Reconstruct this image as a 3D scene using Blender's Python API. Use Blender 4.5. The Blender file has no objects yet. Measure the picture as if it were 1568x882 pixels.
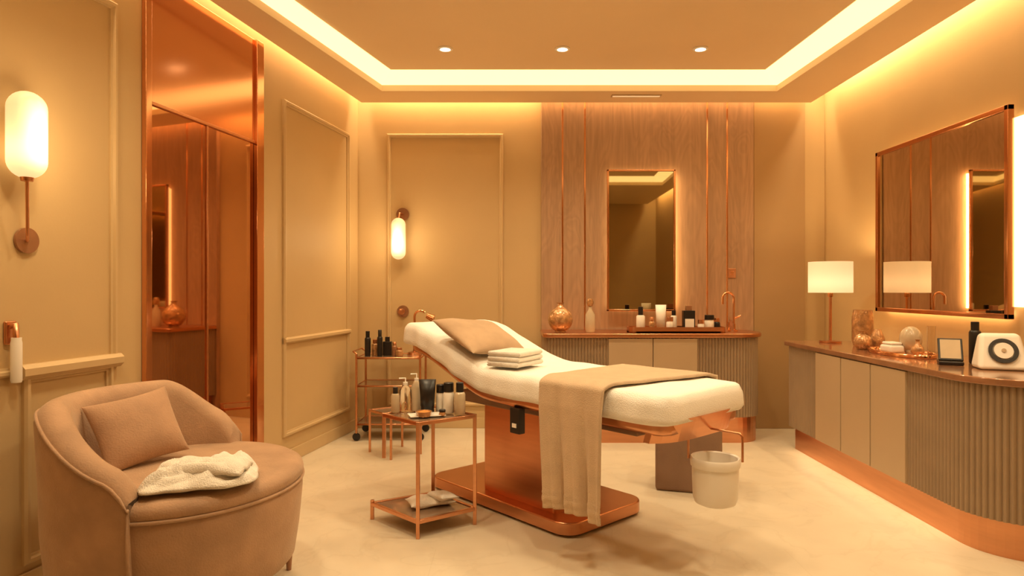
import bpy, math, random, bmesh
from mathutils import Vector, noise
random.seed(4)
pi=math.pi
scn=bpy.context.scene
COL=scn.collection
# ------------------------------------------------------------------ materials
def mat(name,c,rough=.5,metal=0,var=.08,scale=6,bump=0,bscale=60,sheen=0,emis=None,es=0,trans=0,coat=0,stretch=None,ior=1.45,spec=.5):
    m=bpy.data.materials.new(name); m.use_nodes=True
    nt=m.node_tree; N=nt.nodes; L=nt.links
    b=N['Principled BSDF']
    tc=N.new('ShaderNodeTexCoord'); mp=N.new('ShaderNodeMapping')
    L.new(tc.outputs['Object'],mp.inputs['Vector'])
    if stretch: mp.inputs['Scale'].default_value=stretch
    nz=N.new('ShaderNodeTexNoise'); nz.inputs['Scale'].default_value=scale; nz.inputs['Detail'].default_value=5
    L.new(mp.outputs[0],nz.inputs['Vector'])
    cr=N.new('ShaderNodeValToRGB')
    cr.color_ramp.elements[0].position=.3; cr.color_ramp.elements[1].position=.7
    cr.color_ramp.elements[0].color=[x*(1-var) for x in c]+[1]
    cr.color_ramp.elements[1].color=[min(1,x*(1+var)) for x in c]+[1]
    L.new(nz.outputs['Fac'],cr.inputs['Fac']); L.new(cr.outputs['Color'],b.inputs['Base Color'])
    b.inputs['Roughness'].default_value=rough; b.inputs['Metallic'].default_value=metal
    b.inputs['IOR'].default_value=ior
    b.inputs['Specular IOR Level'].default_value=spec
    if sheen: b.inputs['Sheen Weight'].default_value=sheen; b.inputs['Sheen Roughness'].default_value=.4; b.inputs['Sheen Tint'].default_value=(1,.86,.68,1)
    if emis: b.inputs['Emission Color'].default_value=list(emis)+[1]; b.inputs['Emission Strength'].default_value=es
    if trans: b.inputs['Transmission Weight'].default_value=trans
    if coat: b.inputs['Coat Weight'].default_value=coat; b.inputs['Coat Roughness'].default_value=.1
    if bump:
        n2=N.new('ShaderNodeTexNoise'); n2.inputs['Scale'].default_value=bscale; n2.inputs['Detail'].default_value=3
        L.new(mp.outputs[0],n2.inputs['Vector'])
        bp=N.new('ShaderNodeBump'); bp.inputs['Strength'].default_value=bump; bp.inputs['Distance'].default_value=.01
        L.new(n2.outputs['Fac'],bp.inputs['Height']); L.new(bp.outputs['Normal'],b.inputs['Normal'])
    return m
M={}
M['wall']=mat('plaster_wall',(.60,.43,.22),.55,var=.03,scale=2,bump=.03,bscale=90)
M['wallbrown']=mat('brown_wall_panel_paint',(.44,.29,.14),.5,var=.03,scale=2)
M['trim']=mat('trim_paint',(.62,.45,.24),.4,var=.02)
M['ceil']=mat('ceiling_paint',(.83,.64,.40),.6,var=.02,scale=2)
M['copper']=mat('brushed_copper',(.66,.325,.175),.28,1,var=.06,scale=3,stretch=(1,1,12))
M['coppers']=mat('polished_copper',(.77,.385,.20),.15,1,var=.03,scale=2)
M['cmirror']=mat('copper_tinted_mirror',(.66,.35,.185),.03,1,var=.02)
M['mirror']=mat('bronze_mirror',(.47,.40,.25),.02,1,var=.01)
M['wmirror']=mat('silver_bronze_mirror',(.74,.62,.46),.02,1,var=.01)
M['flute']=mat('fluted_taupe',(.32,.225,.14),.5,var=.08,scale=5)
M['panel']=mat('taupe_lacquer',(.49,.36,.225),.4,var=.03,scale=3)
M['counter']=mat('bronze_counter',(.36,.175,.09),.15,.3,var=.15,scale=8,coat=.5)
M['velvet']=mat('taupe_velvet',(.44,.275,.17),.85,var=.12,scale=9,bump=.25,bscale=160,sheen=.35)
M['pillow']=mat('taupe_linen',(.49,.33,.20),.85,var=.08,scale=12,bump=.3,bscale=220,sheen=.3)
M['pillow2']=mat('velvet_pillow',(.44,.265,.16),.85,var=.12,scale=9,bump=.25,bscale=160,sheen=.4)
M['towel']=mat('white_terry',(.88,.83,.75),.95,var=.04,scale=30,bump=.6,bscale=220,sheen=.2)
M['sheet']=mat('white_sheet',(.89,.855,.79),.9,var=.02,scale=8,bump=.3,bscale=190)
M['blanket']=mat('camel_blanket',(.62,.455,.30),.95,var=.06,scale=14,bump=.5,bscale=240,sheen=.3)
M['darkfab']=mat('brown_fabric',(.27,.165,.105),.9,var=.08,bump=.2,bscale=200)
M['black']=mat('black_plastic',(.016,.012,.010),.35,var=.1)
M['white']=mat('white_plastic',(.88,.83,.75),.35,var=.02)
M['glass']=mat('clear_glass',(.95,.90,.82),.03,var=.01,trans=1)
M['shelf']=mat('smoked_glass_shelf',(.34,.23,.15),.05,.35,var=.05,coat=.4)
M['amber']=mat('amber_glass',(.52,.28,.12),.12,.35,var=.35,scale=30,bump=.6,bscale=35,coat=.6)
M['liquid']=mat('frosted_bottle',(.58,.46,.31),.15,var=.1,scale=10,coat=.5)
M['wax']=mat('orange_cream',(.65,.25,.05),.5,var=.2)
M['led']=mat('led_warm',(1,.8,.5),.5,emis=(1,.71,.32),es=1.85)
M['ledhot']=mat('led_strip_hot',(1,.8,.5),.5,emis=(1,.71,.34),es=3.2)
M['ledhid']=mat('led_strip_halo',(1,.8,.5),.5,emis=(1,.68,.30),es=13)
M['ledhid2']=mat('led_strip_halo_soft',(1,.8,.5),.5,emis=(1,.68,.30),es=8)
M['lampglass']=mat('opal_glass_lit',(.8,.7,.5),.3,emis=(1,.69,.34),es=1.25)
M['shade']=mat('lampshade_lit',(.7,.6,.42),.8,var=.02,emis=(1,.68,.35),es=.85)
M['down']=mat('downlight_lens',(1,.9,.7),.3,emis=(1,.84,.58),es=8)
def bulbglow(m,zc,sig,lo,hi):
    # translucent diffuser is brighter close to the bulb inside it
    nt=m.node_tree; N=nt.nodes; L=nt.links; b=N['Principled BSDF']
    tc=[n for n in N if n.type=='TEX_COORD'][0]; sp=N.new('ShaderNodeSeparateXYZ'); L.new(tc.outputs['Object'],sp.inputs[0])
    a=N.new('ShaderNodeMath'); a.operation='SUBTRACT'; a.inputs[1].default_value=zc; L.new(sp.outputs['Z'],a.inputs[0])
    a2=N.new('ShaderNodeMath'); a2.operation='DIVIDE'; a2.inputs[1].default_value=sig; L.new(a.outputs[0],a2.inputs[0])
    a3=N.new('ShaderNodeMath'); a3.operation='MULTIPLY'; L.new(a2.outputs[0],a3.inputs[0]); L.new(a2.outputs[0],a3.inputs[1])
    a4=N.new('ShaderNodeMath'); a4.operation='ADD'; a4.inputs[1].default_value=1; L.new(a3.outputs[0],a4.inputs[0])
    a5=N.new('ShaderNodeMath'); a5.operation='DIVIDE'; a5.inputs[0].default_value=hi-lo; L.new(a4.outputs[0],a5.inputs[1])
    a6=N.new('ShaderNodeMath'); a6.operation='ADD'; a6.inputs[1].default_value=lo; L.new(a5.outputs[0],a6.inputs[0])
    L.new(a6.outputs[0],b.inputs['Emission Strength'])
bulbglow(M['lampglass'],-.06,.07,.42,1.6)
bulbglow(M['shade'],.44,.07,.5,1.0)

def woodmat():
    m=mat('walnut_panel',(.46,.29,.175),.5,var=.11,scale=3,stretch=(14,14,.8),bump=.04,bscale=12)
    nt=m.node_tree; N=nt.nodes; L=nt.links
    w=N.new('ShaderNodeTexNoise'); w.inputs['Scale'].default_value=1.5; w.inputs['Detail'].default_value=2; w.inputs['Distortion'].default_value=1.5
    tc=[n for n in N if n.type=='TEX_COORD'][0]; mp=N.new('ShaderNodeMapping'); mp.inputs['Scale'].default_value=(3,1,.6)
    L.new(tc.outputs['Object'],mp.inputs[0]); L.new(mp.outputs[0],w.inputs['Vector'])
    mul=N.new('ShaderNodeMath'); mul.operation='MULTIPLY'; mul.inputs[1].default_value=60
    sn=N.new('ShaderNodeMath'); sn.operation='SINE'
    L.new(w.outputs['Fac'],mul.inputs[0]); L.new(mul.outputs[0],sn.inputs[0])
    ad=N.new('ShaderNodeMath'); ad.operation='MULTIPLY_ADD'; ad.inputs[1].default_value=.045; ad.inputs[2].default_value=.95
    L.new(sn.outputs[0],ad.inputs[0])
    mx=N.new('ShaderNodeMixRGB'); mx.blend_type='MULTIPLY'; mx.inputs[0].default_value=1
    cr=[n for n in N if n.type=='VALTORGB'][0]; b=N['Principled BSDF']
    L.new(cr.outputs[0],mx.inputs[1]); L.new(ad.outputs[0],mx.inputs[2]); L.new(mx.outputs[0],b.inputs['Base Color'])
    return m
M['wood']=woodmat()
def floormat():
    m=mat('limestone_floor',(.66,.57,.43),.42,var=.05,scale=4,bump=.04,bscale=30)
    nt=m.node_tree; N=nt.nodes; L=nt.links; b=N['Principled BSDF']
    tc=[n for n in N if n.type=='TEX_COORD'][0]; cr=[n for n in N if n.type=='VALTORGB'][0]
    n=N.new('ShaderNodeTexNoise'); n.inputs['Scale'].default_value=2.6; n.inputs['Detail'].default_value=8; n.inputs['Distortion'].default_value=1.0
    L.new(tc.outputs['Object'],n.inputs['Vector'])
    r=N.new('ShaderNodeValToRGB'); e=r.color_ramp.elements; e[0].position=.475; e[0].color=(1,1,1,1); e[1].position=.525; e[1].color=(1,1,1,1)
    x=e.new(.5); x.color=(.91,.895,.87,1)
    L.new(n.outputs['Fac'],r.inputs[0])
    mx=N.new('ShaderNodeMixRGB'); mx.blend_type='MULTIPLY'; mx.inputs[0].default_value=.6
    L.new(cr.outputs[0],mx.inputs[1]); L.new(r.outputs[0],mx.inputs[2])
    bk=N.new('ShaderNodeTexBrick'); bk.offset=.5; bk.inputs['Scale'].default_value=1; bk.inputs['Brick Width'].default_value=1.6; bk.inputs['Row Height'].default_value=1.6
    bk.inputs['Mortar Size'].default_value=.002; bk.inputs['Color1'].default_value=(1,1,1,1); bk.inputs['Color2'].default_value=(.985,.98,.97,1); bk.inputs['Mortar'].default_value=(.85,.82,.77,1)
    mp=N.new('ShaderNodeMapping'); mp.inputs['Location'].default_value=(.35,.2,0)
    L.new(tc.outputs['Object'],mp.inputs[0]); L.new(mp.outputs[0],bk.inputs['Vector'])
    m2=N.new('ShaderNodeMixRGB'); m2.blend_type='MULTIPLY'; m2.inputs[0].default_value=.35
    L.new(mx.outputs[0],m2.inputs[1]); L.new(bk.outputs['Color'],m2.inputs[2]); L.new(m2.outputs[0],b.inputs['Base Color'])
    return m
M['floor']=floormat()

# ------------------------------------------------------------------ helpers
def G(name,loc=(0,0,0),rz=0):
    e=bpy.data.objects.new(name,None); e.empty_display_size=.1; COL.objects.link(e)
    e.location=loc; e.rotation_euler=(0,0,rz); return e
def mk(name,vs,fs,m,par=None,smooth=False,loc=(0,0,0),rot=(0,0,0),merge=0):
    me=bpy.data.meshes.new(name); me.from_pydata([tuple(v) for v in vs],[],fs); me.update()
    bm=bmesh.new(); bm.from_mesh(me)
    if merge: bmesh.ops.remove_doubles(bm,verts=bm.verts,dist=merge)
    bmesh.ops.recalc_face_normals(bm,faces=bm.faces); bm.to_mesh(me); bm.free()
    if smooth: me.polygons.foreach_set('use_smooth',[True]*len(me.polygons))
    o=bpy.data.objects.new(name,me); COL.objects.link(o)
    me.materials.append(M[m] if isinstance(m,str) else m)
    o.location=loc; o.rotation_euler=rot
    if par: o.parent=par
    return o
def bev(o,w,s=3,smooth=True):
    if w<=0: return o
    b=o.modifiers.new('bev','BEVEL'); b.width=w; b.segments=s; b.limit_method='ANGLE'; b.angle_limit=.6
    if smooth:
        o.data.polygons.foreach_set('use_smooth',[True]*len(o.data.polygons))
        w2=o.modifiers.new('wn','WEIGHTED_NORMAL'); w2.keep_sharp=True
    return o
def box(name,x0,x1,y0,y1,z0,z1,m,par=None,b=0,loc=(0,0,0),rot=(0,0,0)):
    vs=[(x,y,z) for z in (z0,z1) for x,y in ((x0,y0),(x1,y0),(x1,y1),(x0,y1))]
    fs=[(3,2,1,0),(4,5,6,7),(0,1,5,4),(1,2,6,5),(2,3,7,6),(3,0,4,7)]
    return bev(mk(name,vs,fs,m,par,loc=loc,rot=rot),b)
def prism(name,poly,z0,z1,m,par=None,b=0,smooth=False,loc=(0,0,0),rot=(0,0,0)):
    n=len(poly); vs=[(p[0],p[1],z0) for p in poly]+[(p[0],p[1],z1) for p in poly]
    fs=[tuple(range(n))[::-1],tuple(range(n,2*n))]+[(i,(i+1)%n,n+(i+1)%n,n+i) for i in range(n)]
    return bev(mk(name,vs,fs,m,par,smooth,loc,rot),b)
def lathe(name,prof,m,par=None,loc=(0,0,0),seg=24,rot=(0,0,0),sx=1,sy=1):
    vs=[];fs=[];n=len(prof); closed=prof[0]==prof[-1]
    for i in range(seg):
        a=2*pi*i/seg
        for r,z in prof: vs.append((r*math.cos(a)*sx,r*math.sin(a)*sy,z))
    for i in range(seg):
        j=(i+1)%seg
        for k in range(n-1): fs.append((i*n+k,j*n+k,j*n+k+1,i*n+k+1))
    if not closed:
        if prof[0][0]>1e-6: fs.append(tuple(i*n for i in range(seg))[::-1])
        if prof[-1][0]>1e-6: fs.append(tuple(i*n+n-1 for i in range(seg)))
    o=mk(name,vs,fs,m,par,True,loc,rot,merge=1e-5)
    es=o.modifiers.new('es','EDGE_SPLIT'); es.split_angle=.8
    return o
def tube(name,pts,r,m,par=None,closed=False,loc=(0,0,0),rot=(0,0,0)):
    cu=bpy.data.curves.new(name,'CURVE'); cu.dimensions='3D'; cu.bevel_depth=r; cu.bevel_resolution=3; cu.use_fill_caps=True
    sp=cu.splines.new('POLY'); sp.points.add(len(pts)-1)
    for p,q in zip(sp.points,pts): p.co=(q[0],q[1],q[2],1)
    sp.use_cyclic_u=closed
    o=bpy.data.objects.new(name,cu); COL.objects.link(o); cu.materials.append(M[m]); o.location=loc; o.rotation_euler=rot
    if par:o.parent=par
    return o
def grid(name,f,nu,nv,m,par=None,thick=0,sub=0,loc=(0,0,0),rot=(0,0,0)):
    vs=[f(i/nu,j/nv) for i in range(nu+1) for j in range(nv+1)]
    fs=[(i*(nv+1)+j,(i+1)*(nv+1)+j,(i+1)*(nv+1)+j+1,i*(nv+1)+j+1) for i in range(nu) for j in range(nv)]
    o=mk(name,vs,fs,m,par,True,loc,rot)
    if thick: s=o.modifiers.new('s','SOLIDIFY'); s.thickness=thick; s.offset=0
    if sub: s=o.modifiers.new('ss','SUBSURF'); s.levels=sub; s.render_levels=sub
    return o
def cushion(name,sx,sy,sz,m,par=None,p=2.4,n=22,loc=(0,0,0),rot=(0,0,0),nz=.0,pinch=.08,nf=8,seed=0):
    vs=[];fs=[]
    def P(u,v,s):
        e=max(0,(1-abs(u)**p))**.55*max(0,(1-abs(v)**p))**.55
        x=sx*u*(1-pinch*(1-v*v)*abs(u)**3*0.9) ; y=sy*v*(1-pinch*(1-u*u)*abs(v)**3*0.9)
        z=s*sz*e
        if nz:
            q=noise.noise(Vector((x*nf+seed,y*nf,s*.4))); z+=nz*q*min(1,e*2)
            x+=nz*.5*noise.noise(Vector((y*nf,seed+3,x*nf))); y+=nz*.5*noise.noise(Vector((x*nf,seed+9,y*nf)))
        return (x,y,z)
    def row(s):
        b=len(vs)
        for i in range(n+1):
            for j in range(n+1):
                u=math.sin((i/n-.5)*pi); v=math.sin((j/n-.5)*pi); vs.append(P(u,v,s))
        for i in range(n):
            for j in range(n): fs.append((b+i*(n+1)+j,b+(i+1)*(n+1)+j,b+(i+1)*(n+1)+j+1,b+i*(n+1)+j+1))
    row(1);row(-1)
    return mk(name,vs,fs,m,par,True,loc,rot,merge=1e-5)
def fillet(pts,rad,closed=False,n=8):
    out=[];N=len(pts)
    for i,p in enumerate(pts):
        r=rad[i]
        if r<=0 or (not closed and i in (0,N-1)): out.append(tuple(p)); continue
        a=Vector(pts[i-1])-Vector(p); b=Vector(pts[(i+1)%N])-Vector(p); a.normalize(); b.normalize()
        ang=a.angle(b); d=r/math.tan(ang/2); P=Vector(p); c=P+(a+b).normalized()*(r/math.sin(ang/2))
        s=P+a*d-c; e=P+b*d-c
        a0=math.atan2(s.y,s.x); a1=math.atan2(e.y,e.x); da=(a1-a0+pi)%(2*pi)-pi
        for k in range(n+1): t=a0+da*k/n; out.append((c.x+r*math.cos(t),c.y+r*math.sin(t)))
    return out
def ribbed(path,pitch=.024,dep=.009,k=5):
    P=[Vector(p) for p in path]; seg=[(P[i+1]-P[i]).length for i in range(len(P)-1)]; T=sum(seg)
    n=max(1,round(T/pitch)); out=[]
    def at(l):
        i=0
        while i<len(seg)-1 and l>seg[i]: l-=seg[i]; i+=1
        t=(P[i+1]-P[i]).normalized(); return P[i]+t*l,t
    for i in range(n):
        for j in range(k):
            p,t=at((i+j/k)*T/n); o=dep*math.sin(pi*j/k); out.append((p.x+t.y*o,p.y-t.x*o))
    out.append(tuple(P[-1])); return out
def area(name,loc,sx,sy,e,c=(1,.74,.41),rot=(0,0,0)):
    l=bpy.data.lights.new(name,'AREA'); l.shape='RECTANGLE'; l.size=sx; l.size_y=sy; l.energy=e; l.color=c
    o=bpy.data.objects.new(name,l); COL.objects.link(o); o.location=loc; o.rotation_euler=rot; return o

# ------------------------------------------------------------------ room
XR=2.68; YB=5.6; YF=-1.2
def wl(y,d=0): return -1.322-.19*(5.6-y)+d*1.018
prism('floor',[(wl(YF)-.1,YF-.1),(XR+.1,YF-.1),(XR+.1,YB+.1),(wl(YB)-.1,YB+.1)],-.1,0,'floor')
prism('ceiling',[(wl(YF)-.1,YF-.1),(XR+.1,YF-.1),(XR+.1,YB+.1),(wl(YB)-.1,YB+.1)],3.0,3.1,'ceil')
box('wall_back',wl(YB)-.1,XR+.1,YB,YB+.1,0,3.0,'wall')
box('wall_right',XR,XR+.1,YF,YB,0,3.0,'wall')
box('wall_front',wl(YF)-.1,XR+.1,YF-.1,YF,0,3.0,'wall')
prism('wall_left',[(wl(YF)-.12,YF),(wl(YF),YF),(wl(YB),YB),(wl(YB)-.12,YB)],0,3.0,'wall')
box('trim_4',2.062,2.50,YB-.03,YB-.001,0,2.98,'wallbrown',None,.004)
O=[(wl(5.46,.09),5.46),(2.5,5.46),(2.5,YF+.12),(wl(YF+.12,.09),YF+.12)]
I=[(-1.015,5.10),(2.07,5.10),(2.25,1.2),(-1.98,1.2)]
C=[(-.91,4.90),(1.90,4.90),(2.08,1.4),(-1.88,1.4)]
vs=[(x,y,2.75) for x,y in O]+[(x,y,2.75) for x,y in I]+[(x,y,2.998) for x,y in O]+[(x,y,2.785) for x,y in I]+[(x,y,2.998) for x,y in I]
fs=[]
for i in range(4):
    j=(i+1)%4
    fs+=[(i,j,4+j,4+i),(i,j,8+j,8+i),(4+i,4+j,12+j,12+i),(12+i,12+j,16+j,16+i),(8+i,8+j,16+j,16+i)]
mk('ceiling_soffit',vs,fs,'ceil')
def off(P,d):
    cx=sum(p[0] for p in P)/4; cy=sum(p[1] for p in P)/4
    return [(p[0]+(d if p[0]>cx else -d),p[1]+(d if p[1]>cy else -d)) for p in P]
A=off(I,.05)
vs=[(x,y,2.738) for x,y in A]+[(x,y,2.738) for x,y in I]+[(x,y,2.75) for x,y in A]+[(x,y,2.75) for x,y in I]
fs=[]
for i in range(4):
    j=(i+1)%4; fs+=[(i,j,4+j,4+i),(i,j,8+j,8+i),(4+i,4+j,12+j,12+i)]
mk('trim_cove',vs,fs,'ceil')
vs=[(x,y,2.84) for x,y in C]+[(x,y,2.99) for x,y in C]
mk('ceiling_tray',vs,[(0,1,2,3),(4,5,6,7)]+[(i,(i+1)%4,4+(i+1)%4,4+i) for i in range(4)],'ceil')
vs=[(x,y,2.785) for x,y in I]+[(x,y,2.838) for x,y in C]
mk('cove_led_strip',vs,[(i,(i+1)%4,4+(i+1)%4,4+i) for i in range(4)],'led')
area('slot_wash_back_light',(.66,5.535,2.97),3.8,.07,25)
area('slot_wash_right_light',(2.59,2.2,2.97),.07,6.4,38)
la=math.atan2(-.9824,-.1867)
area('slot_wash_left_light',(wl(2.3,.045),2.3,2.97),6.4,.05,28,rot=(0,0,la))
for y,xs in ((4.47,(-.457,.345,1.29)),(3.0,(-.9,.4,1.6)),(1.9,(-1.0,.4,1.6))):  # back row is visible; the two nearer rows are added out of view as fill
    for x in xs:
        g=G('downlight',(x,y,2.84))
        lathe('trim_ring',[(.036,-.001),(.050,-.001),(.052,-.006),(.036,-.010),(.036,-.001)],'white',g,seg=28)
        lathe('lens',[(0,-.005),(.036,-.005),(.036,-.002),(0,-.002)],'down',g,seg=28)
        l=bpy.data.lights.new('spot','SPOT'); l.energy=63; l.color=(1,.79,.48); l.spot_size=2.3; l.spot_blend=1; l.shadow_soft_size=.09
        o=bpy.data.objects.new('downlight_spot',l); COL.objects.link(o); o.parent=g; o.location=(0,0,-.03)
g=G('ceiling_air_diffuser',(1.0,5.26,2.75))
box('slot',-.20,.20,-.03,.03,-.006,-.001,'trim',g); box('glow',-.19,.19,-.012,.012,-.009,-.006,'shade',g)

def GL(name,t=0,d=0,z=0):
    return G(name,(-1.322-.1867*t+.9824*d,5.6-.9824*t-.1867*d,z),la)
def panelframe(g,x0,x1,z0,z1,back=0,sgn=1,w=.034,m='trim',d=.022):
    prof=[(0,0),(0,d*.6),(w*.25,d),(w*.6,d),(w*.75,d*.5),(w,d*.4),(w,0)]
    vs=[]
    for o,h in prof:
        for x,z in ((x0+o,z0+o),(x1-o,z0+o),(x1-o,z1-o),(x0+o,z1-o)): vs.append((x,back+sgn*h,z))
    fs=[]
    for k in range(len(prof)-1):
        for i in range(4): fs.append((k*4+i,k*4+(i+1)%4,k*4+4+(i+1)%4,k*4+4+i))
    return mk('moulding',vs,fs,m,g)
def rail(g,x0,x1,z,back=0,sgn=1,h=.04,d=.03):
    prof=[(0,-h/2),(d*.5,-h/2),(d,-h*.2),(d,h*.25),(d*.6,h/2),(0,h/2)]
    vs=[(x,back+sgn*a,z+b) for x in (x0,x1) for a,b in prof]; n=len(prof)
    mk('rail',vs,[(i,(i+1)%n,n+(i+1)%n,n+i) for i in range(n)]+[tuple(range(n)),tuple(range(n,2*n))],'trim',g)
g=GL('trim_1'); panelframe(g,.19,1.22,.19,2.475); rail(g,.19,1.22,.842)
g=GL('trim_2'); panelframe(g,2.655,4.4,.862,2.50); rail(g,2.645,3.14,.872,h=.06,d=.04); panelframe(g,2.68,3.12,.12,.862)
g=GL('baseboard_left')
box('board',0,1.46,0,.012,0,.09,'trim',g,.003); box('board2',2.5,6.5,0,.012,0,.09,'trim',g,.003)
g=G('trim_3',(0,YB,0)); panelframe(g,-1.07,-.075,.19,2.52,0,-1)
g=G('baseboard_back',(0,YB,0)); box('board',-1.31,.24,-.012,0,0,.09,'trim',g,.003); box('board2',2.50,2.67,-.012,0,0,.09,'trim',g,.003)
g=GL('copper_mirror_wardrobe')
box('frame_near',2.455,2.495,.002,.028,.0,2.74,'coppers',g,.003)
box('frame_far',1.50,1.575,.002,.040,.0,2.74,'coppers',g,.003)
box('header',1.575,2.455,.002,.022,2.11,2.74,'coppers',g,.003)
box('sill',1.575,2.455,.002,.022,.0,.03,'copper',g,.002)
box('mirror_door_1',2.03,2.452,.002,.014,.03,2.105,'cmirror',g)
box('mirror_door_2',1.578,2.022,.002,.014,.03,2.105,'cmirror',g)
box('center_stile',2.019,2.033,.002,.022,.03,2.105,'copper',g,.002)
box('lintel',1.575,2.455,.002,.026,2.095,2.112,'copper',g,.002)

def sconce_glass(g,z,r,h,y,m='lampglass',x=0):
    pr=[(0,-h/2)]
    for i in range(1,9): a=-pi/2+i*pi/16; pr.append((r*math.cos(a),-h/2+r+r*math.sin(a)))
    for k in range(1,5): pr.append((r,-h/2+r+(h-2*r)*k/5))
    for i in range(0,9): a=i*pi/16; pr.append((max(0,r*math.cos(a)),h/2-r+r*math.sin(a)))
    pr[-1]=(0,h/2)
    lathe('opal_glass',pr,m,g,(x,y,z),28)
g=GL('wall_sconce',3.165,0,0)
sconce_glass(g,1.78,.066,.33,.075)
tube('stem',[(0,.075,1.62),(-.03,.045,1.40)],.006,'copper',g)
lathe('collar',[(.02,0),(.024,.02),(.0,.02)],'copper',g,(0,.075,1.605))
lathe('disc',[(0,0),(.050,0),(.050,.012),(0,.012)],'counter',g,(-.06,.002,1.385),32,rot=(-pi/2,0,0))
tube('arm',[(-.06,.01,1.385),(-.03,.045,1.385),(-.03,.045,1.41)],.006,'copper',g)
l=bpy.data.lights.new('p','POINT'); l.energy=4.5; l.color=(1,.70,.36); l.shadow_soft_size=.07
o=bpy.data.objects.new('glow',l); COL.objects.link(o); o.parent=g; o.location=(0,.24,1.78)
g=G('wall_sconce',(-.955,YB,0))
sconce_glass(g,1.615,.06,.35,-.11)
lathe('disc',[(0,0),(.055,0),(.055,.015),(0,.015)],'counter',g,(0.02,-.002,1.83),32,rot=(pi/2,0,0))
tube('arm',[(0.02,-.01,1.83),(.01,-.11,1.83),(0,-.11,1.78)],.008,'copper',g)
l=bpy.data.lights.new('p','POINT'); l.energy=4.5; l.color=(1,.70,.36); l.shadow_soft_size=.07
o=bpy.data.objects.new('glow',l); COL.objects.link(o); o.parent=g; o.location=(0,-.25,1.6)
g=G('round_wall_knob',(-.935,YB,1.0))
lathe('rosette',[(0,0),(.052,0),(.05,.012),(.0,.014)],'counter',g,(0,-.001,0),28,rot=(pi/2,0,0))
lathe('knob',[(0,0),(.012,0),(.012,.03),(.026,.04),(.026,.055),(0,.06)],'copper',g,(0,-.012,0),24,rot=(pi/2,0,0))
g=GL('wall_soap_dispenser',3.175,0,0)
box('backplate',-.026,.022,.001,.014,.985,1.075,'copper',g,.006)
tube('hook',[(0,.012,1.055),(0,.035,1.06),(0,.038,1.0)],.011,'copper',g)
lathe('bottle',[(0,0),(.017,0),(.019,.01),(.019,.15),(.017,.16),(.017,.17),(0,.17)],'white',g,(0,.038,.842))

g=G('wood_wall_panel')
PY=5.555
edges=[.246,.43,.62,1.66,1.83,2.06]
for i in range(5):
    box('plank_%d'%i,edges[i]+.004,edges[i+1]-.004,PY,YB-.002,0,2.98,'wood',g,.003)
for i in range(1,5):
    box('copper_strip_%d'%i,edges[i]-.007,edges[i]+.007,PY-.003,YB-.004,0,2.98,'coppers',g,.002)
def framed_mirror(g,w,h,fw,dep,mm):
    for n,a in (('bottom',(-w/2,w/2,-dep,0,-h/2,-h/2+fw)),('top',(-w/2,w/2,-dep,0,h/2-fw,h/2)),('left',(-w/2,-w/2+fw,-dep,0,-h/2,h/2)),('right',(w/2-fw,w/2,-dep,0,-h/2,h/2))):
        box('frame_'+n,*a,'coppers',g,.003)
    box('mirror_glass',-w/2+fw,w/2-fw,-dep*.7,-.004,-h/2+fw,h/2-fw,mm,g)
g=G('backlit_vanity_mirror',(1.085,PY-.05,1.60))
framed_mirror(g,.575,1.19,.016,.03,'mirror')
box('back_box',-.25,.25,.0,.048,-.56,.56,'black',g)
box('led_r',.255,.276,.006,.044,-.57,.57,'ledhid',g); box('led_l',-.272,-.25,.006,.04,-.56,.56,'led',g); box('led_b',-.25,.25,.006,.04,-.575,-.56,'led',g); box('led_t',-.25,.25,.006,.04,.56,.575,'led',g)
g=G('wall_outlet',(1.87,PY-.001,1.325)); box('plate',-.032,.032,-.008,0,-.04,.04,'copper',g,.003); box('switch',-.012,.012,-.012,-.008,-.018,.018,'coppers',g,.001)

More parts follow.
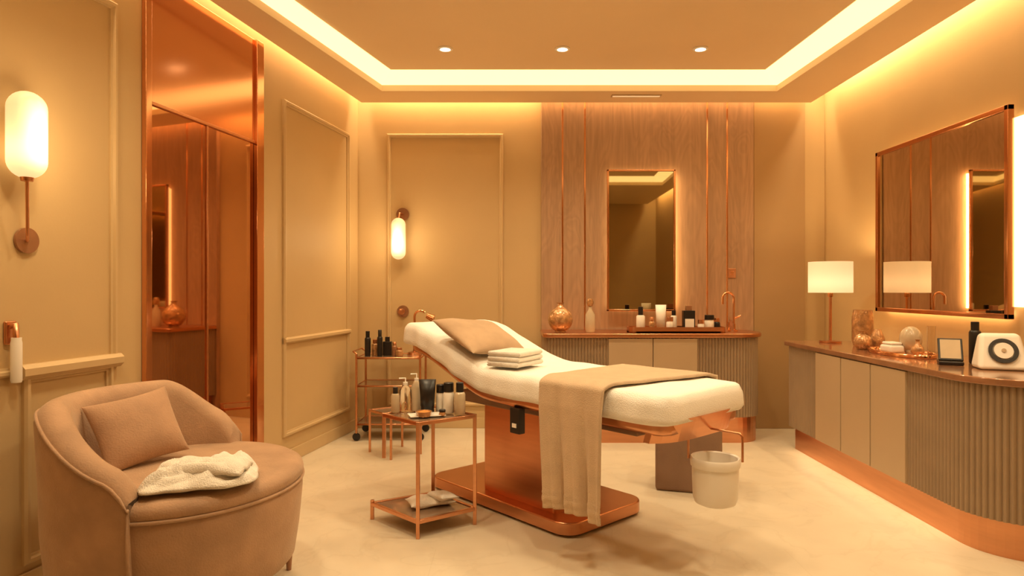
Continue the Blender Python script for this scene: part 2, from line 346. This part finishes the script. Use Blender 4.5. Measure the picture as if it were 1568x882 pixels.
g=G('vanity_cabinet')
path=fillet([(.26,5.545),(.26,5.05),(1.955,5.05),(1.955,5.545)],[0,.06,.2,0])
prism('fluted_body',ribbed(path),.20,.815,'flute',g,smooth=False)
box('door_panel_1',.745,1.085,5.032,5.08,.205,.81,'panel',g,.004)
box('door_panel_2',1.09,1.43,5.032,5.08,.205,.81,'panel',g,.004)
path=fillet([(.30,5.545),(.30,5.06),(1.95,5.06),(1.95,5.545)],[0,.06,.2,0])
prism('copper_plinth',path,0,.198,'copper',g)
path=fillet([(.238,5.546),(.238,5.02),(1.985,5.02),(1.985,5.546)],[0,.05,.22,0],n=12)
prism('countertop',path,.817,.848,'copper',g,.006)
VZ=.849
def bottle(par,x,y,z,r,h,m='white',cap='black',neck=.45,caph=.2,shape='round'):
    hb=h*(1-caph)
    if shape=='round':
        lathe('bottle',[(0,0),(r*.9,0),(r,.004),(r,hb-.012),(r*.85,hb-.003),(r*neck,hb),(0,hb)],m,par,(x,y,z),20)
        if caph: lathe('cap',[(0,0),(r*neck*1.15,0),(r*neck*1.15,h*caph-.002),(r*neck,h*caph),(0,h*caph)],cap,par,(x,y,z+hb),16)
    elif shape=='tube':
        vs=[];n=16
        for k,(zz,a,b) in enumerate(((0,1,1),(h*.2,1,1),(h*.2,1.05,1.05),(h*.6,1.15,.7),(h,1.3,.08))):
            for i in range(n): t=2*pi*i/n; vs.append((x+r*a*math.cos(t),y+r*b*math.sin(t),z+zz))
        fs=[(k*n+i,k*n+(i+1)%n,(k+1)*n+(i+1)%n,(k+1)*n+i) for k in range(4) for i in range(n)]+[tuple(range(n)),tuple(range(4*n,5*n))]
        mk('tube',vs,fs,m,par,True)
    elif shape=='box':
        box('bottle',x-r,x+r,y-r*.6,y+r*.6,z,z+hb,m,par,.003)
        if caph: box('cap',x-r*.5,x+r*.5,y-r*.4,y+r*.4,z+hb,z+h,cap,par,.002)
    elif shape=='pump':
        lathe('bottle',[(0,0),(r,0),(r,hb*.8),(r*.5,hb),(r*.4,hb)],m,par,(x,y,z),20)
        lathe('collar',[(r*.42,0),(r*.42,h*.08),(0,h*.08)],cap,par,(x,y,z+hb),14)
        tube('pump',[(x,y,z+hb+h*.06),(x,y,z+h),(x-r*1.1,y,z+h-.002)],.004,cap,par)
g=G('cosmetics_tray',(1.30,5.19,VZ))
T=fillet([(-.38,-.09),(.38,-.09),(.38,.09),(-.38,.09)],[.05]*4,True,6)
prism('tray_base',T,0,.012,'copper',g)
n=len(T); T2=[(p[0]*.975,p[1]*.9) for p in T]
vs=[(*p,.0) for p in T]+[(*p,.045) for p in T]+[(*p,.045) for p in T2]+[(*p,.005) for p in T2]
mk('tray_rim',vs,[(a*n+i,a*n+(i+1)%n,(a+1)*n+(i+1)%n,(a+1)*n+i) for a in range(3) for i in range(n)],'copper',g)
g=G('cosmetic_bottles',(0,0,VZ+.0125))
bottle(g,1.02,5.18,0,.034,.19,'white','black',.5,.35)
bottle(g,1.10,5.14,0,.022,.11,'amber','copper',.6,.3)
bottle(g,1.185,5.2,0,.034,.205,'white','white',shape='tube')
bottle(g,1.245,5.15,0,.028,.11,'white','copper',.8,.3)
bottle(g,1.29,5.21,0,.024,.16,'white','black',.6,.25)
bottle(g,1.40,5.18,0,.046,.20,'black','counter',shape='box')
box('label',1.365,1.435,5.145,5.152,.015,.095,'white',g)
bottle(g,1.49,5.15,0,.026,.09,'white','copper',.8,.35)
bottle(g,1.565,5.18,0,.036,.125,'white','black',.9,.3)
bottle(g,1.63,5.2,0,.026,.10,'black','copper',.7,.3)
g=G('gooseneck_faucet',(1.80,5.30,VZ))
lathe('base',[(0,0),(.03,0),(.03,.01),(.014,.018),(.014,.06),(0,.06)],'coppers',g)
pts=[(0,0,.05),(0,0,.27)]+[(-.045+.045*math.cos(a*pi/10),0,.27+.045*math.sin(a*pi/10)) for a in range(1,11)]+[(-.09,0,.22)]
tube('spout',pts,.009,'coppers',g)
tube('lever',[(0,0,.10),(.05,-.02,.13)],.007,'coppers',g)
lathe('soap_bottle',[(0,0),(.025,0),(.027,.06),(.01,.09),(.01,.12),(0,.12)],'glass',g,(-.06,-.10,0))
g=G('amber_globe_vase',(.385,5.2,VZ))
pr=[(0,0),(.045,0)]+[(.1*math.sin(t),.10-.1*math.cos(t)) for t in [pi*i/14 for i in range(2,13)]]+[(.028,.20),(.022,.225),(.034,.235),(.0,.235)]
lathe('vase',pr,'amber',g)
g=G('glass_decanter',(.625,5.22,VZ))
lathe('bottle',[(0,0),(.035,0),(.042,.03),(.038,.14),(.014,.18),(.014,.20),(0,.20)],'liquid',g)
lathe('stopper',[(0,.20),(.018,.205),(.03,.235),(.018,.265),(0,.27)],'amber',g)

g=G('curved_sideboard_cabinet')
path=fillet([(2.665,4.93),(2.09,4.93),(2.09,2.80),(2.665,2.80)],[0,.03,.30,0],n=12)
prism('fluted_body',ribbed(path,.026,.010),.165,.765,'flute',g,smooth=False)
for i,(a,b) in enumerate(((4.45,4.115),(4.105,3.775),(3.765,3.435))):
    box('door_panel_%d'%(i+1),2.066,2.12,b,a,.17,.76,'panel',g,.004)
path=fillet([(2.66,4.90),(2.115,4.90),(2.115,2.825),(2.66,2.825)],[0,.03,.27,0],n=12)
prism('copper_plinth',path,0,.163,'copper',g)
path=fillet([(2.675,4.955),(2.06,4.955),(2.06,2.77),(2.675,2.77)],[0,.02,.33,0],n=14)
prism('countertop',path,.767,.80,'counter',g,.006)
o=area('under_cabinet_led',(2.1025,3.95,.162),.012,1.7,1.6); o.parent=g
CZ=.801
g=G('backlit_wall_mirror',(XR-.045,4.05,1.60),-pi/2)
framed_mirror(g,1.25,1.13,.028,.035,'wmirror')
box('back_box',-.555,.555,.001,.043,-.52,.52,'black',g)
for n_,a,mm in (('l',(-.60,-.56,.006,.038,-.52,.52),'led'),('r',(.575,.665,.022,.043,-.50,.50),'ledhot'),('b',(-.6,.55,.006,.038,-.55,-.522),'ledhid2'),('t',(-.6,.55,.006,.038,.522,.55),'led')):
    box('led_'+n_,*a,mm,g)
g=G('table_lamp',(2.33,4.78,CZ))
lathe('base',[(0,0),(.075,0),(.075,.012),(.0,.016)],'copper',g,seg=32)
tube('stem',[(0,0,.01),(0,0,.40)],.010,'copper',g)
lathe('neck',[(0,.33),(.018,.335),(.018,.37),(0,.375)],'coppers',g)
lathe('shade',[(.150,.365),(.150,.41),(.15,.45),(.15,.50),(.150,.59),(.147,.59),(.147,.365),(.150,.365)],'shade',g,seg=36)
lathe('bulb',[(0,.40),(.03,.43),(.03,.47),(0,.50)],'ledhot',g)
l=bpy.data.lights.new('p','POINT'); l.energy=6; l.color=(1,.72,.38); l.shadow_soft_size=.04
o=bpy.data.objects.new('bulb_light',l); COL.objects.link(o); o.parent=g; o.location=(0,0,.53)
g=G('amber_glass_vase',(2.40,4.47,CZ))
lathe('vase',[(0,0),(.058,0),(.068,.04),(.068,.20),(.058,.25),(.052,.25),(.05,.24),(0,.24)],'amber',g)
g=G('round_amber_bottle',(2.28,4.25,CZ))
lathe('bottle',[(0,0),(.03,0),(.052,.025),(.056,.05),(.045,.085),(.016,.10),(.016,.115),(.024,.12),(0,.122)],'amber',g)
g=G('small_amber_orb',(2.40,4.29,CZ))
lathe('orb',[(0,0),(.025,0),(.045,.03),(.045,.07),(.03,.105),(.02,.13),(0,.13)],'amber',g)
g=G('oval_vanity_tray',(2.34,3.93,CZ))
E=[(.13*math.cos(a*pi/20),.27*math.sin(a*pi/20)) for a in range(40)]
prism('tray',E,0,.008,'copper',g)
n=40; vs=[(p[0]*s,p[1]*s,z) for s,z in ((1,0),(1.03,.022),(.99,.022),(.96,.008)) for p in E]
mk('rim',vs,[(a*n+i,a*n+(i+1)%n,(a+1)*n+(i+1)%n,(a+1)*n+i) for a in range(3) for i in range(n)],'coppers',g,True)
box('soap_box',-.075,.015,-.02,.10,.009,.055,'white',g,.015)
box('soap_lid',-.065,.005,-.01,.09,.056,.072,'white',g,.01)
g=G('glass_orb_ornament',(2.40,3.93,CZ+.008)); lathe('orb',[(0,0),(.03,0),(.035,.012)]+[(.062*math.sin(t),.085-.076*math.cos(t)) for t in [pi*i/12 for i in range(2,13)]],'liquid',g)
g=G('small_round_bottle',(2.335,3.76,CZ+.008)); lathe('b',[(0,0),(.022,0),(.036,.025),(.03,.05),(.010,.07),(.010,.09),(.016,.095),(0,.097)],'amber',g)
g=G('clear_glass_tumbler',(2.44,3.80,CZ+.008)); lathe('g',[(0,0),(.02,0),(.022,.17),(.020,.17),(.018,.008),(0,.008)],'glass',g)
g=G('hand_mirror_stand',(2.285,3.40,CZ),-.5)
box('frame',-.055,.055,-.006,.006,0,.13,'black',g,.004,loc=(0,0,.02),rot=(-.55,0,0))
box('screen',-.045,.045,-.0085,-.006,.01,.12,'liquid',g,0,loc=(0,0,.02),rot=(-.55,0,0))
box('foot',-.055,.055,-.03,.10,0,.018,'black',g,.005)
g=G('facial_device_with_dial',(2.40,3.20,CZ),-.35)
vs=[(-.11,-.05,0),(.11,-.05,0),(.11,.09,0),(-.11,.09,0),(-.085,.02,.175),(.085,.02,.175),(.085,.07,.175),(-.085,.07,.175)]
o=mk('body',vs,[(3,2,1,0),(4,5,6,7),(0,1,5,4),(1,2,6,5),(2,3,7,6),(3,0,4,7)],'white',g); bev(o,.022,4)
tilt=(pi/2-.38,0,0)
def ring(r0,r1,d,m,nm):
    lathe(nm,[(r0,0),(r1,0),(r1,d),(r0,d),(r0,0)] if r0>0 else [(0,0),(r1,0),(r1,d),(0,d)],m,g,(0,-.020,.092),36,rot=tilt)
ring(.045,.062,.006,'black','dial_ring'); ring(0,.040,.008,'white','dial_face'); ring(0,.010,.012,'panel','dial_knob')
g=G('black_spray_bottle',(2.46,3.47,CZ)); bottle(g,0,0,0,.028,.22,'black','black',.6,.2)

# ------------------------------------------------------------------ treatment bed
def bh(s):
    P=[(-1,.775),(0,.775),(.9,.78),(1.15,.79),(1.3,.83),(1.5,.905),(1.7,.972),(1.82,.99),(2.0,.99)]
    for i in range(len(P)-1):
        if P[i][0]<=s<=P[i+1][0]:
            t=(s-P[i][0])/(P[i+1][0]-P[i][0])
            p0=P[max(i-1,0)][1]; p1=P[i][1]; p2=P[i+1][1]; p3=P[min(i+2,len(P)-1)][1]
            return .5*((2*p1)+(-p0+p2)*t+(2*p0-5*p1+4*p2-p3)*t*t+(-p0+3*p1-3*p2+p3)*t**3)
    return P[-1][1]
W=.66
def sweep(name,s0,s1,topoff,thick,hw,rend,rtop,rc,m,par,nx=70,wr=0,thickf=None,hf=bh,rfoot=None):
    vs=[];nr=0
    for i in range(nx+1):
        tt=i/nx
        s=s0+(s1-s0)*((.5-.5*math.cos(pi*tt))*.5+tt*.5)
        e=max(min(s-s0,s1-s),0)
        re=rfoot if (rfoot and s<(s0+s1)/2) else rend
        w=hw if e>=re else hw-re+math.sqrt(max(0,re**2-(re-e)**2))
        h=hf(s)+topoff
        th=thickf(s) if thickf else thick
        zt=h if e>=rtop else h-(rtop-math.sqrt(max(0,rtop**2-(rtop-e)**2)))
        zb=h-th
        ring=[]
        for k in range(13): y=-w+rc+(2*w-2*rc)*k/12; ring.append((y,zt))
        for k in range(1,6): a=pi/2-k*pi/10; ring.append((w-rc+rc*math.cos(a),zt-rc+rc*math.sin(a)))
        for k in range(1,4): ring.append((w,zt-rc+(zb+.012-zt+rc)*k/3))
        ring.append((w-.008,zb)); ring.append((0,zb)); ring.append((-w+.008,zb))
        for k in range(3,0,-1): ring.append((-w,zt-rc+(zb+.012-zt+rc)*k/3))
        for k in range(5,0,-1): a=pi/2-k*pi/10; ring.append((-w+rc-rc*math.cos(a),zt-rc+rc*math.sin(a)))
        nr=len(ring)
        for y,z in ring:
            q=0
            if wr:
                q=wr*noise.noise(Vector((s*7,y*7,z*5)))
                if abs(y)>w-.005: y+=(1 if y>0 else -1)*(wr*1.2*math.sin(s*38+3*noise.noise(Vector((s*3,0,0))))*min(1,(zt-z)/.1)+.008*min(1,(zt-z)/.1))
            vs.append((-s,W/2+y,z+q))
    fs=[(i*nr+k,i*nr+(k+1)%nr,(i+1)*nr+(k+1)%nr,(i+1)*nr+k) for i in range(nx) for k in range(nr)]
    fs+=[tuple(range(nr)),tuple(range(nx*nr,nx*nr+nr))]
    return mk(name,vs,fs,m,par,True)
BA=math.atan2(-.743,.669)
g=G('treatment_bed',(.6,2.52,0),BA)
def thk(s): return .118+.010*max(0,min(1,s/.25))
sweep('mattress_with_sheet',.015,1.93,0,.130,.325,.10,.045,.045,'sheet',g,wr=.006,rfoot=.075,thickf=thk)
sweep('frame',.04,1.86,-.110,.055,.305,.09,.01,.008,'copper',g,rfoot=.06)
vs=[];n=16
for i in range(n+1):
    y=.03+.60*i/n; xx=-.008-.07*((2*i/n-1)**4)
    for z,dx in ((.672,0),(.672,-.03),(.575,-.06),(.575,-.03)): vs.append((xx+dx,y,z))
fs=[(i*4+k,i*4+(k+1)%4,i*4+4+(k+1)%4,i*4+4+k) for i in range(n) for k in range(4)]+[(0,1,2,3),(n*4,n*4+1,n*4+2,n*4+3)]
mk('foot_plate',vs,fs,'copper',g)
box('under_rail',-1.5,-.25,.14,.52,.56,.622,'darkfab',g,.01)
box('pedestal_column',-1.36,-.80,.20,.56,.06,.60,'copper',g,.02)
T=fillet([(-1.80,.13),(-.64,.13),(-.64,.74),(-1.80,.74)],[.10]*4,True,8)
prism('base_plate',T,.012,.075,'copper',g,.008)
T=fillet([(-1.77,.16),(-.67,.16),(-.67,.71),(-1.77,.71)],[.09]*4,True,8)
prism('base_foot',T,0,.012,'black',g)
box('backrest_strut',-1.62,-1.52,.28,.38,.56,.80,'copper',g,.008,)
box('control_box',-.92,-.85,.005,.045,.49,.615,'black',g,.005)
box('control_label',-.90,-.87,.002,.006,.52,.54,'white',g)
BX,BY=.02,.31
tube('bin_hanger_1',[(BX-.092,BY-.055,.60),(BX-.092,BY-.055,.485)],.005,'copper',g)
tube('bin_hanger_2',[(-.10,BY+.055,.60),(BX+.080,BY+.055,.60),(BX+.092,BY+.055,.588),(BX+.092,BY+.055,.485)],.005,'copper',g)
g=G('hanging_fabric_bin',(.6,2.52,0),BA)
pr=[(0,0),(.060,.002),(.082,.012),(.090,.035),(.093,.10),(.094,.160),(.099,.163),(.101,.175),(.101,.192),(.097,.200),(.090,.196),(.088,.185),(.086,.04),(0,.03)]
lathe('bin',pr,'white',g,(BX,BY,.300),36)
g=G('throw_blanket',(.6,2.52,0),BA)
def bl(u,v):
    far=.10; top=W; near=.56
    T=far+top+near; q=v*T
    k0=min(1,max(0,(q-far)/top))
    s0=.19+(.30-.19)*k0; s1=.71+(.675-.71)*k0
    if q<far: y=W+.022; z=bh(.4)-(far-q)+.006
    elif q<far+top:
        yy=q-far; y=W-yy; z=bh(.4)+.016
        if yy<.04: z-=.016*(1-yy/.04); y+=.022*(1-yy/.04)
        if top-yy<.05: k=1-(top-yy)/.05; z-=.02*k*k; y-=.022*k
    else: h=q-far-top; y=-.024-.01*min(1,h/.1); z=bh(.4)-.004-h
    hang=max(0,min(1,(q-far-top)/.5))
    s=s0+(s1-s0)*u
    s+= .05*hang*(.5-u) - .03*hang
    y+= -hang*.018*math.sin(u*15+.6)-hang*.012*math.sin(u*31+v*3)-.01*hang
    z+= .003*noise.noise(Vector((s*9,y*9,0)))
    hh=near-(q-far-top)
    for c in (.04,.055,.07):
        if q>far+top and abs(hh-c)<.005: y-=.004
    if hang>0: z+=.012*math.sin(u*3)*hang
    return (-s,y,z)
grid('blanket',bl,60,150,'blanket',g,.014,0)
g=G('bed_pillow',(.6,2.52,0),BA)
cushion('pillow',.18,.235,.060,'pillow',g,loc=(-1.38,.205,.925),rot=(-.08,.46,.10),nz=.012,nf=6)
g=G('folded_towels',(.6,2.52,0),BA)
for i in range(3):
    z0=.798+.026*i
    T=[]
    for k in range(17):
        a=-pi/2+pi*k/16; T.append((.085+.0125*math.cos(a),z0+.0125+.0125*math.sin(a)))
    prof=T+[(-.09,z0+.025),(-.095,z0+.019),(-.088,z0+.0135),(-.095,z0+.007),(-.09,z0)]
    n=len(prof); vs=[]
    ww=.125-.003*i
    for yy in (-ww,-ww+.006,-ww*.5,0,ww*.5,ww-.006,ww):
        e=.9 if abs(yy)>=ww-.001 else 1
        for x,z in prof: vs.append((x+.002*math.sin(yy*40+i),yy,z0+.0125+(z-z0-.0125)*e))
    fs=[(r*n+k,r*n+(k+1)%n,(r+1)*n+(k+1)%n,(r+1)*n+k) for r in range(6) for k in range(n)]+[tuple(range(n)),tuple(range(6*n,7*n))]
    mk('towel_%d'%(i+1),vs,fs,'towel',g,True,loc=(-1.06,.17,0),rot=(0,0,.25+.03*i))
g=G('upholstered_footstool',(1.08,3.98,0),-.30)
box('body',-.19,.19,-.17,.17,.0,.44,'darkfab',g,.02)
box('top_pad',-.195,.195,-.175,.175,.40,.47,'darkfab',g,.03)

# ------------------------------------------------------------------ tables
def frame_table(g,P,zt,shelves,r=.009,legs=(0,1,2,3),m='copper',glass='shelf'):
    for i in legs:
        x,y=P[i]; box('leg_%d'%i,x-r,x+r,y-r,y+r,0,zt,m,g,.002)
    for k,z in enumerate(shelves):
        for i in range(4):
            a=Vector(P[i]); b=Vector(P[(i+1)%4]); d=(b-a); L=d.length; an=math.atan2(d.y,d.x)
            box('rail_%d_%d'%(k,i),0,L,-r,r,z-r,z+r,m,g,.002,loc=(a.x,a.y,0),rot=(0,0,an))
        prism('glass_%d'%k,P,z-.003,z+.004,glass,g)
g=G('glass_side_table')
P=[(-.45,3.125),(-.189,3.315),(-.43,3.56),(-.655,3.345)]
P0=[(-.45,3.125),(-.189,3.315),(-.43,3.56),(-.725,3.39)]
r=.009
for i in (0,1,2): x,y=P[i]; box('leg_%d'%i,x-r,x+r,y-r,y+r,0,.56,'copper',g,.002)
x,y=P0[3]; box('foot_post',x-r,x+r,y-r,y+r,0,.10,'copper',g,.002)
for k,(PP,z) in enumerate(((P,.55),(P0,.08))):
    for i in range(4):
        a=Vector(PP[i]); b=Vector(PP[(i+1)%4]); d=b-a
        box('rail_%d_%d'%(k,i),0,d.length,-r,r,z-r,z+r,'copper',g,.002,loc=(a.x,a.y,0),rot=(0,0,math.atan2(d.y,d.x)))
    prism('glass_%d'%k,PP,z-.003,z+.004,'shelf',g)
x,y=P[3]; box('drop_post',x-r,x+r,y-r,y+r,.33,.56,'copper',g,.002)
TZ=.5605
g=G('skincare_bottles',(0,0,TZ))
bottle(g,-.60,3.36,0,.022,.13,'liquid','black',.5,.25)
bottle(g,-.555,3.40,0,.030,.17,'glass','white',shape='pump')
bottle(g,-.50,3.42,0,.028,.19,'liquid','white',shape='pump')
bottle(g,-.435,3.36,0,.034,.17,'black','black',shape='tube')
lathe('dish',[(0,0),(.035,0),(.042,.025),(.038,.025),(.03,.006),(0,.006)],'amber',g,(-.44,3.26,0))
lathe('cream',[(0,.006),(.03,.006),(.034,.02),(.0,.03)],'wax',g,(-.44,3.26,0))
bottle(g,-.37,3.39,0,.025,.14,'white','black',.8,.3)
bottle(g,-.325,3.35,0,.028,.155,'white','black',.8,.3)
bottle(g,-.265,3.32,0,.028,.16,'liquid','black',.6,.3)
bottle(g,-.35,3.28,0,.018,.03,'amber','black',.8,.4)
prism('little_tray',[(-.50,3.22),(-.33,3.27),(-.36,3.36),(-.53,3.31)],-.0,.004,'white',g)
g=G('rolled_hand_towel',(-.42,3.36,.0845),.4)
cushion('towel',.12,.07,.022,'towel',g,p=4,loc=(0,0,.024),nz=.01,nf=14)
cushion('towel_end',.06,.06,.018,'towel',g,p=4,loc=(.06,-.03,.05),rot=(0,.15,.4),nz=.01,nf=14)
g=G('low_nesting_table')
frame_table(g,[(-1.04,4.78),(-.845,4.56),(-.66,4.72),(-.83,4.94)],.315,[.305],r=.008)
g=G('brass_trolley_cart')
P=[(-1.22,5.12),(-.72,5.12),(-.72,5.45),(-1.22,5.45)]
for i,(x,y) in enumerate(P):
    tube('post_%d'%i,[(x,y,.06),(x,y,.68)],.009,'copper',g)
    lathe('wheel_%d'%i,[(0,-.010),(.028,-.010),(.032,0),(.028,.010),(0,.010)],'black',g,(x,y,.033),20,rot=(pi/2,0,0))
for k,z in enumerate((.13,.43,.65)):
    tube('rail_%d'%k,[(p[0],p[1],z) for p in P],.008,'copper',g,True); prism('shelf_%d'%k,P,z-.004,z+.003,'shelf',g)
tube('handle',[(-1.22,5.14,.68),(-1.25,5.14,.70),(-1.25,5.43,.70),(-1.22,5.43,.68)],.007,'copper',g)
g=G('treatment_bottles',(0,0,.654))
for x,y,r_,h,m_,sh in ((-1.16,5.25,.024,.20,'black','round'),(-1.11,5.3,.03,.13,'amber','round'),(-1.06,5.24,.022,.21,'black','round'),(-1.01,5.3,.035,.15,'black','box'),(-.95,5.28,.022,.11,'counter','round'),(-.90,5.22,.03,.07,'amber','round')):
    bottle(g,x,y,0,r_,h,m_,'copper' if m_!='black' else 'black',.6,.25,sh)
g=G('steamer_lamp',(-.80,5.36,.654))
lathe('base',[(0,0),(.06,0),(.055,.02),(.012,.03),(.012,.12),(0,.12)],'copper',g)
pts=[(0,0,.10),(0,0,.31)]+[(.05-.05*math.cos(a*pi/8),0,.31+.05*math.sin(a*pi/8)) for a in range(1,7)]
tube('neck',pts,.010,'coppers',g)
lathe('head',[(0,0),(.022,0),(.032,.06),(0,.07)],'coppers',g,(.10,0,.32),rot=(0,2.0,0))

# ------------------------------------------------------------------ armchair
g=G('barrel_armchair',(-1.25,2.52,0),.04)
def rim(ph):
    a=abs((ph+180)%360-180); far=ph<180
    lo,hi=(88,128) if far else (84,152)
    t=min(1,max(0,(a-lo)/(hi-lo))); t=t*t*(3-2*t)
    return (.635 if far else .60)+((.165 if far else .20))*t
def rimd(ph):
    e=min(ph-a0,a1-ph); return rim(ph)-.07*max(0,1-e/10)**2
a0,a1=87,273; vs=[]; n=80; prof_n=0
for i in range(n+1):
    ph=a0+(a1-a0)*i/n; t=math.radians(ph); h=rimd(ph)
    ro=.47; ri=.365; rr=(ro-ri)/2; prof=[]
    flare=.02*(h-.5)
    prof.append((ro-.04,.13)); prof.append((ro-.015,.22)); prof.append((ro-.003,.35)); prof.append((ro,.5)); prof.append((ro+flare*2,h-rr-.01))
    for k in range(1,9): a=k*pi/9; prof.append((ri+rr+rr*math.cos(a)+flare,h-rr+rr*math.sin(a)))
    prof.append((ri,h-rr-.01)); prof.append((ri,.46)); prof.append((ri+.01,.40)); prof.append((ri+.01,.14))
    prof_n=len(prof)
    for r_,z in prof: vs.append((r_*math.cos(t),r_*math.sin(t),z))
fs=[(i*prof_n+k,i*prof_n+(k+1)%prof_n,(i+1)*prof_n+(k+1)%prof_n,(i+1)*prof_n+k) for i in range(n) for k in range(prof_n)]
fs+=[tuple(range(prof_n)),tuple(range(n*prof_n,(n+1)*prof_n))]
o=mk('shell',vs,fs,'velvet',g,True)
bev(o,.02,3,False)
def plan(t,s=1):
    x=.455*math.cos(t); y=.455*math.sin(t)
    if x>0: x*=.92
    return x*s,y*s
prof=[(0,.135),(.90,.135),(.93,.15),(.97,.26),(1.0,.40),(1.0,.445),(.985,.452),(1.005,.462),(1.01,.48),(.995,.497),(.95,.508),(.8,.515),(.5,.522),(0,.525)]
vs=[];n=64;k=len(prof)
for i in range(n):
    t=2*pi*i/n
    for s,z in prof: x,y=plan(t,s); vs.append((x,y,z))
o=mk('seat',vs,[(i*k+j,((i+1)%n)*k+j,((i+1)%n)*k+j+1,i*k+j+1) for i in range(n) for j in range(k-1)],'velvet',g,True,merge=1e-5)
tube('seat_piping',[(*plan(math.radians(a),1.005),.452) for a in range(-88,89,4)],.006,'velvet',g)
pp=[]
for i in range(61):
    ph=a0+(a1-a0)*i/60; t=math.radians(ph)
    pp.append((.4745*math.cos(t),.4745*math.sin(t),rimd(ph)-.035))
t=math.radians(a1); pp2=[(.474*math.cos(t),.474*math.sin(t),z) for z in (.50,.35)]+[(.45*math.cos(t),.45*math.sin(t),.16)]
t=math.radians(a0); pp1=[(.45*math.cos(t),.45*math.sin(t),.16)]+[(.474*math.cos(t),.474*math.sin(t),z) for z in (.35,.50)]
tube('shell_piping',pp1+pp+pp2,.006,'velvet',g)
for i,(x,y) in enumerate(((.31,.25),(.31,-.25),(-.27,.27),(-.27,-.27))):
    lathe('leg_%d'%(i+1),[(0,0),(.010,0),(.02,.145),(0,.145)],'counter',g,(x,y,0),16)
g=G('velvet_throw_pillow',(-1.45,2.53,.655),.04)
cushion('pillow',.14,.155,.062,'pillow2',g,p=2.6,loc=(0,0,0),rot=(math.radians(16),math.radians(60),math.radians(-24)),nz=.01,nf=5)
g=G('crumpled_towel',(-1.09,2.285,.524),-1.22)
def ct(u,v):
    a=2*u-1; b=2*v-1
    k=1-.18*(a*a*b*b)
    x=.135*a*k; y=.18*b*k
    x+=.035*noise.noise(Vector((b*1.6,3.1,a*.7))); y+=.03*noise.noise(Vector((a*1.6,7.7,b*.7)))
    e=max(0,1-max(abs(a),abs(b))**5)
    q=noise.noise(Vector((a*1.7+b*.9,b*1.1,2.2))); r1=1-min(1,abs(q)*3.2)
    q2=noise.noise(Vector((a*2.6-1,b*2.2+a,5.5))); r2=1-min(1,abs(q2)*3)
    z=.008+e*(.020+.036*r1+.020*r2)
    return (x,y,z)
grid('cloth',ct,56,56,'towel',g,.014,0)
def ct2(u,v):
    a=2*u-1; b=2*v-1
    x=.02+.06*a+.05*b; y=.02+.13*b-.02*a
    x+=.02*noise.noise(Vector((b*2,1.1,a))); e=max(0,1-abs(a)**3)**.5*max(0,1-abs(b)**8)
    z=.045+.030*e+.010*noise.noise(Vector((a*2,b*3,9)))
    return (x,y,z)
grid('cloth_fold',ct2,24,40,'towel',g,.012,0)

# ------------------------------------------------------------------ camera, world
w=bpy.data.worlds.new('world'); scn.world=w; w.use_nodes=True
w.node_tree.nodes['Background'].inputs[0].default_value=(1,.7,.4,1); w.node_tree.nodes['Background'].inputs[1].default_value=.3
cam=bpy.data.cameras.new('camera'); cam.sensor_width=36; cam.lens=22.96
co=bpy.data.objects.new('camera',cam); COL.objects.link(co); co.location=(0,0,1.2); co.rotation_euler=(pi/2,0,0)
scn.camera=co
scn.view_settings.view_transform='Standard'
